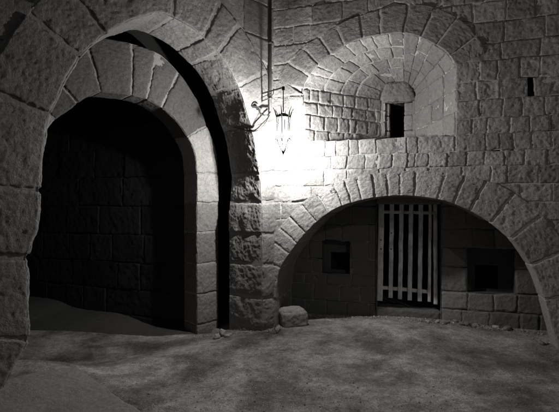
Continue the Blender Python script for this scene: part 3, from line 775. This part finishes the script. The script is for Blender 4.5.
lathe(m, (lx, ly), [(RB + .003, zb + .004), (RB + .003, zb - .004), (RB - .004, zb - .004), (RB - .004, zb + .004), (RB + .003, zb + .004)], ph=.3)
lathe(m, (lx, ly), [(.0, za + .012), (.012, za), (.0, za - .03)], n=8)
m.build('frame', simple('blackened_iron', .005, .8, 0, 0), lan)
gm, gnt, gb, go = mat_new('frosted_glass'); tr = gnt.nodes.new('ShaderNodeBsdfTransparent'); tl = gnt.nodes.new('ShaderNodeBsdfGlossy'); mx = gnt.nodes.new('ShaderNodeMixShader')
gnt.nodes.remove(gb); mx.inputs[0].default_value = .04; tl.inputs[0].default_value = (.9, .9, .9, 1)
gnt.links.new(tr.outputs[0], mx.inputs[1]); gnt.links.new(tl.outputs[0], mx.inputs[2]); gnt.links.new(mx.outputs[0], go.inputs[0])
m = MB(); lathe(m, (lx, ly), [(RT * .88, zc_ - .012), (RB * .82, zb), (RB * .58, zb - .03), (.004, za + .016)], ph=.3); m.build('glass', gm, lan, smooth=False)
em, ent, eb, eo = mat_new('bulb_glow'); eb.inputs['Base Color'].default_value = (.9, .9, .9, 1)
eb.inputs['Emission Color'].default_value = (1, .985, .96, 1); eb.inputs['Emission Strength'].default_value = 12
m = MB(); zbu = lz(137)
lathe(m, (lx, ly), [(0, zbu + .05), (.014, zbu + .045), (.024, zbu + .02), (.028, zbu), (.02, zbu - .022), (0, zbu - .032)], n=16)
m.build('bulb', em, lan)
ld = bpy.data.lights.new('lantern_light', 'POINT'); lo_ = bpy.data.objects.new('lantern_light', ld); scene.collection.objects.link(lo_)
lo_.location = (lx, ly, zbu - .075); ld.energy = LAMP_POWER; ld.shadow_soft_size = .03; ld.color = (1, .985, .96)

# spiral mason's mark cut in a voussoir below the lantern
ms, mz = B.px(333, 191); th = np.linspace(0, 4.1 * math.pi, 40); rr_ = .012 + .028 * th / th[-1]
m = MB(); P_ = B.F(ms + rr_ * np.cos(th), mz + rr_ * np.sin(th), -.012 + 0 * th); tube(m, list(P_[::2]), .0045, n=6, smooth=False)
m.build('carved_mark', DARKST, alc_wall)

# ------------------------------------------------------------------ conduit and cables
m = MB(); pc = at(270.3, 60, 5.66)
tube(m, [(pc[0], pc[1], 5.1), (pc[0], pc[1], 3.2), (pc[0], pc[1], at(270, 114, 5.66)[2])], .019, n=14, smooth=False)
for z_ in (3.02, 3.75, 4.5): lathe(m, (pc[0], pc[1]), [(.019, z_ + .018), (.026, z_ + .016), (.026, z_ - .016), (.019, z_ - .018)], n=14)
tag(m.build('conduit_pipe', PIPE), 'dark vertical conduit pipe running down the corner above the lantern', 'pipe')
def cable(pts, r, label):
    m = MB(); tube(m, [at(*p) for p in pts], r, n=8); return tag(m.build('cable', CABLE), label, 'cable')
cable([(269, 113, 5.62), (268.5, 117, 5.56), (263, 123, 5.5), (257, 129, 5.46), (252, 130.5, 5.46), (243, 130, 5.6), (234, 127, 5.75), (225, 121, 5.9), (218, 115, 6.02), (214, 109, 6.1)], .010, 'slack black cable sagging lowest between the pipe and the arch')
cable([(270, 112, 5.60), (267, 115.5, 5.5), (261, 114, 5.5), (259, 110, 5.5), (256, 107.5, 5.5), (248, 107, 5.52), (240, 108.5, 5.62), (228, 111, 5.85), (216, 113, 6.05)], .012, 'thick black cable looping from the pipe end straight across the arch soffit')
cable([(261, 109, 5.5), (257, 106.5, 5.48), (250, 106.2, 5.5), (244, 108.8, 5.58), (232, 110.3, 5.8), (216, 112, 6.04)], .007, 'thin short black cable lying along the top of the thick one')
cable([(269, 116, 5.5), (266, 122, 5.46), (260, 129, 5.43), (254, 131.5, 5.44), (247, 131.5, 5.5)], .006, 'thin pale-lit cable end hanging beside the sagging cable')

# ------------------------------------------------------------------ loose stones
rnd = random.Random(9)
c_ = at(297, 305, 5.80); az = .25
F = box_F((c_[0] - .17, c_[1] - .12, float(ground_z(c_[0], c_[1])[0]) - .04), (math.cos(az), math.sin(az), .02), (-.12, .02, 1), (-math.sin(az), math.cos(az), 0))
m = MB(); block(m, F, (0, 0, 0), (.35, .25, .28), rr=.05, amp=.010, chip=.02, bulge=.015, res=.012, sideres=.012, faces='fiosb', seed=44)
tag(m.build('stone_block', STONE_B), 'squat loose stone block leaning in the left foot of the alcove arch', 'stone block')
def pebble(x, y, Y, size, label, group=None, seed=0, tone=1.):
    p = at(x, y, Y); p[2] = float(ground_z(p[0], p[1])[0]) + size[2] * .30
    m = MB(); rock(m, p, size, seed, tone, rot=seed * .7)
    return tag(m.build('loose_stone', STONE_B), label, 'stone', group)
for i, (x, Y, s, l) in enumerate([(217, 5.62, (.12, .09, .075), 'left and widest of three loose stones below the arch slot'), (222.5, 5.70, (.10, .08, .13), 'middle and tallest of three loose stones below the arch slot'), (227, 5.62, (.09, .07, .05), 'right and smallest of three loose stones below the arch slot')]):
    pebble(x, 325, Y, s, l, 'loose stones below the arch slot', 20 + i, 1.3)
for i in range(46):
    if i < 12: x, Y = 420 + rnd.random() ** 1.2 * 24, 5.80 + rnd.uniform(-.16, .05)
    else: x = rnd.uniform(444, 552); Y = np.interp(x, [441, 520, 552], [5.84, 5.55, 4.95]) - abs(rnd.gauss(0, .09))
    s_ = .018 + .075 * rnd.random() ** 2.2
    pebble(x, 320, Y, (s_ * rnd.uniform(1, 1.7), s_ * rnd.uniform(.8, 1.2), s_ * rnd.uniform(.45, .9)), 'small chip of rubble at the foot of the alcove back wall', 'rubble chips along the alcove foot', 60 + i, rnd.uniform(.4, 1.4))
m = MB(); b0 = at(277, 318, 5.45); b0[2] = float(ground_z(b0[0], b0[1])[0])
for q in ([(0, 0, 0), (-.03, 0, .06), (-.10, .02, .10)], [(-.03, 0, .06), (-.02, -.01, .12), (-.05, 0, .18)], [(0, 0, 0), (.03, -.02, .05), (.05, -.03, .13)], [(.03, -.02, .05), (.07, -.01, .08)], [(0, 0, 0), (-.12, -.03, .03), (-.2, -.05, .02)], [(-.1, -.02, .03), (-.14, .0, .09)]):
    tube(m, [b0 + np.array(p) for p in q], [.005, .002], n=6)
tag(m.build('dry_twig', TWIG), 'dry forked twig lying at the foot of the corner pier', 'twig')

# ------------------------------------------------------------------ added unseen wall behind the viewer, blocks the second light from the passage
ow_ = Plane((-9, -1.7), (1, 0), (0, -1)); m = MB(); rnd = random.Random(1)
fill(m, ow_, list(np.arange(-.3, 6.9, .6)), 0, 10.9, lambda z: None, rnd, width=(.6, 1.1), res=.12, amp=.01)
sheet(m, lambda a, r, d: np.stack([1.9 + 0 * a + d, -1.7 - a, r], 1), (0, 3), (-.3, 6.6), 0, res=.3)
tag(m.build('light_blocker_wall', [STONE_A, MORTAR_A]), 'added stone wall behind the viewer that shades the passage', 'wall')
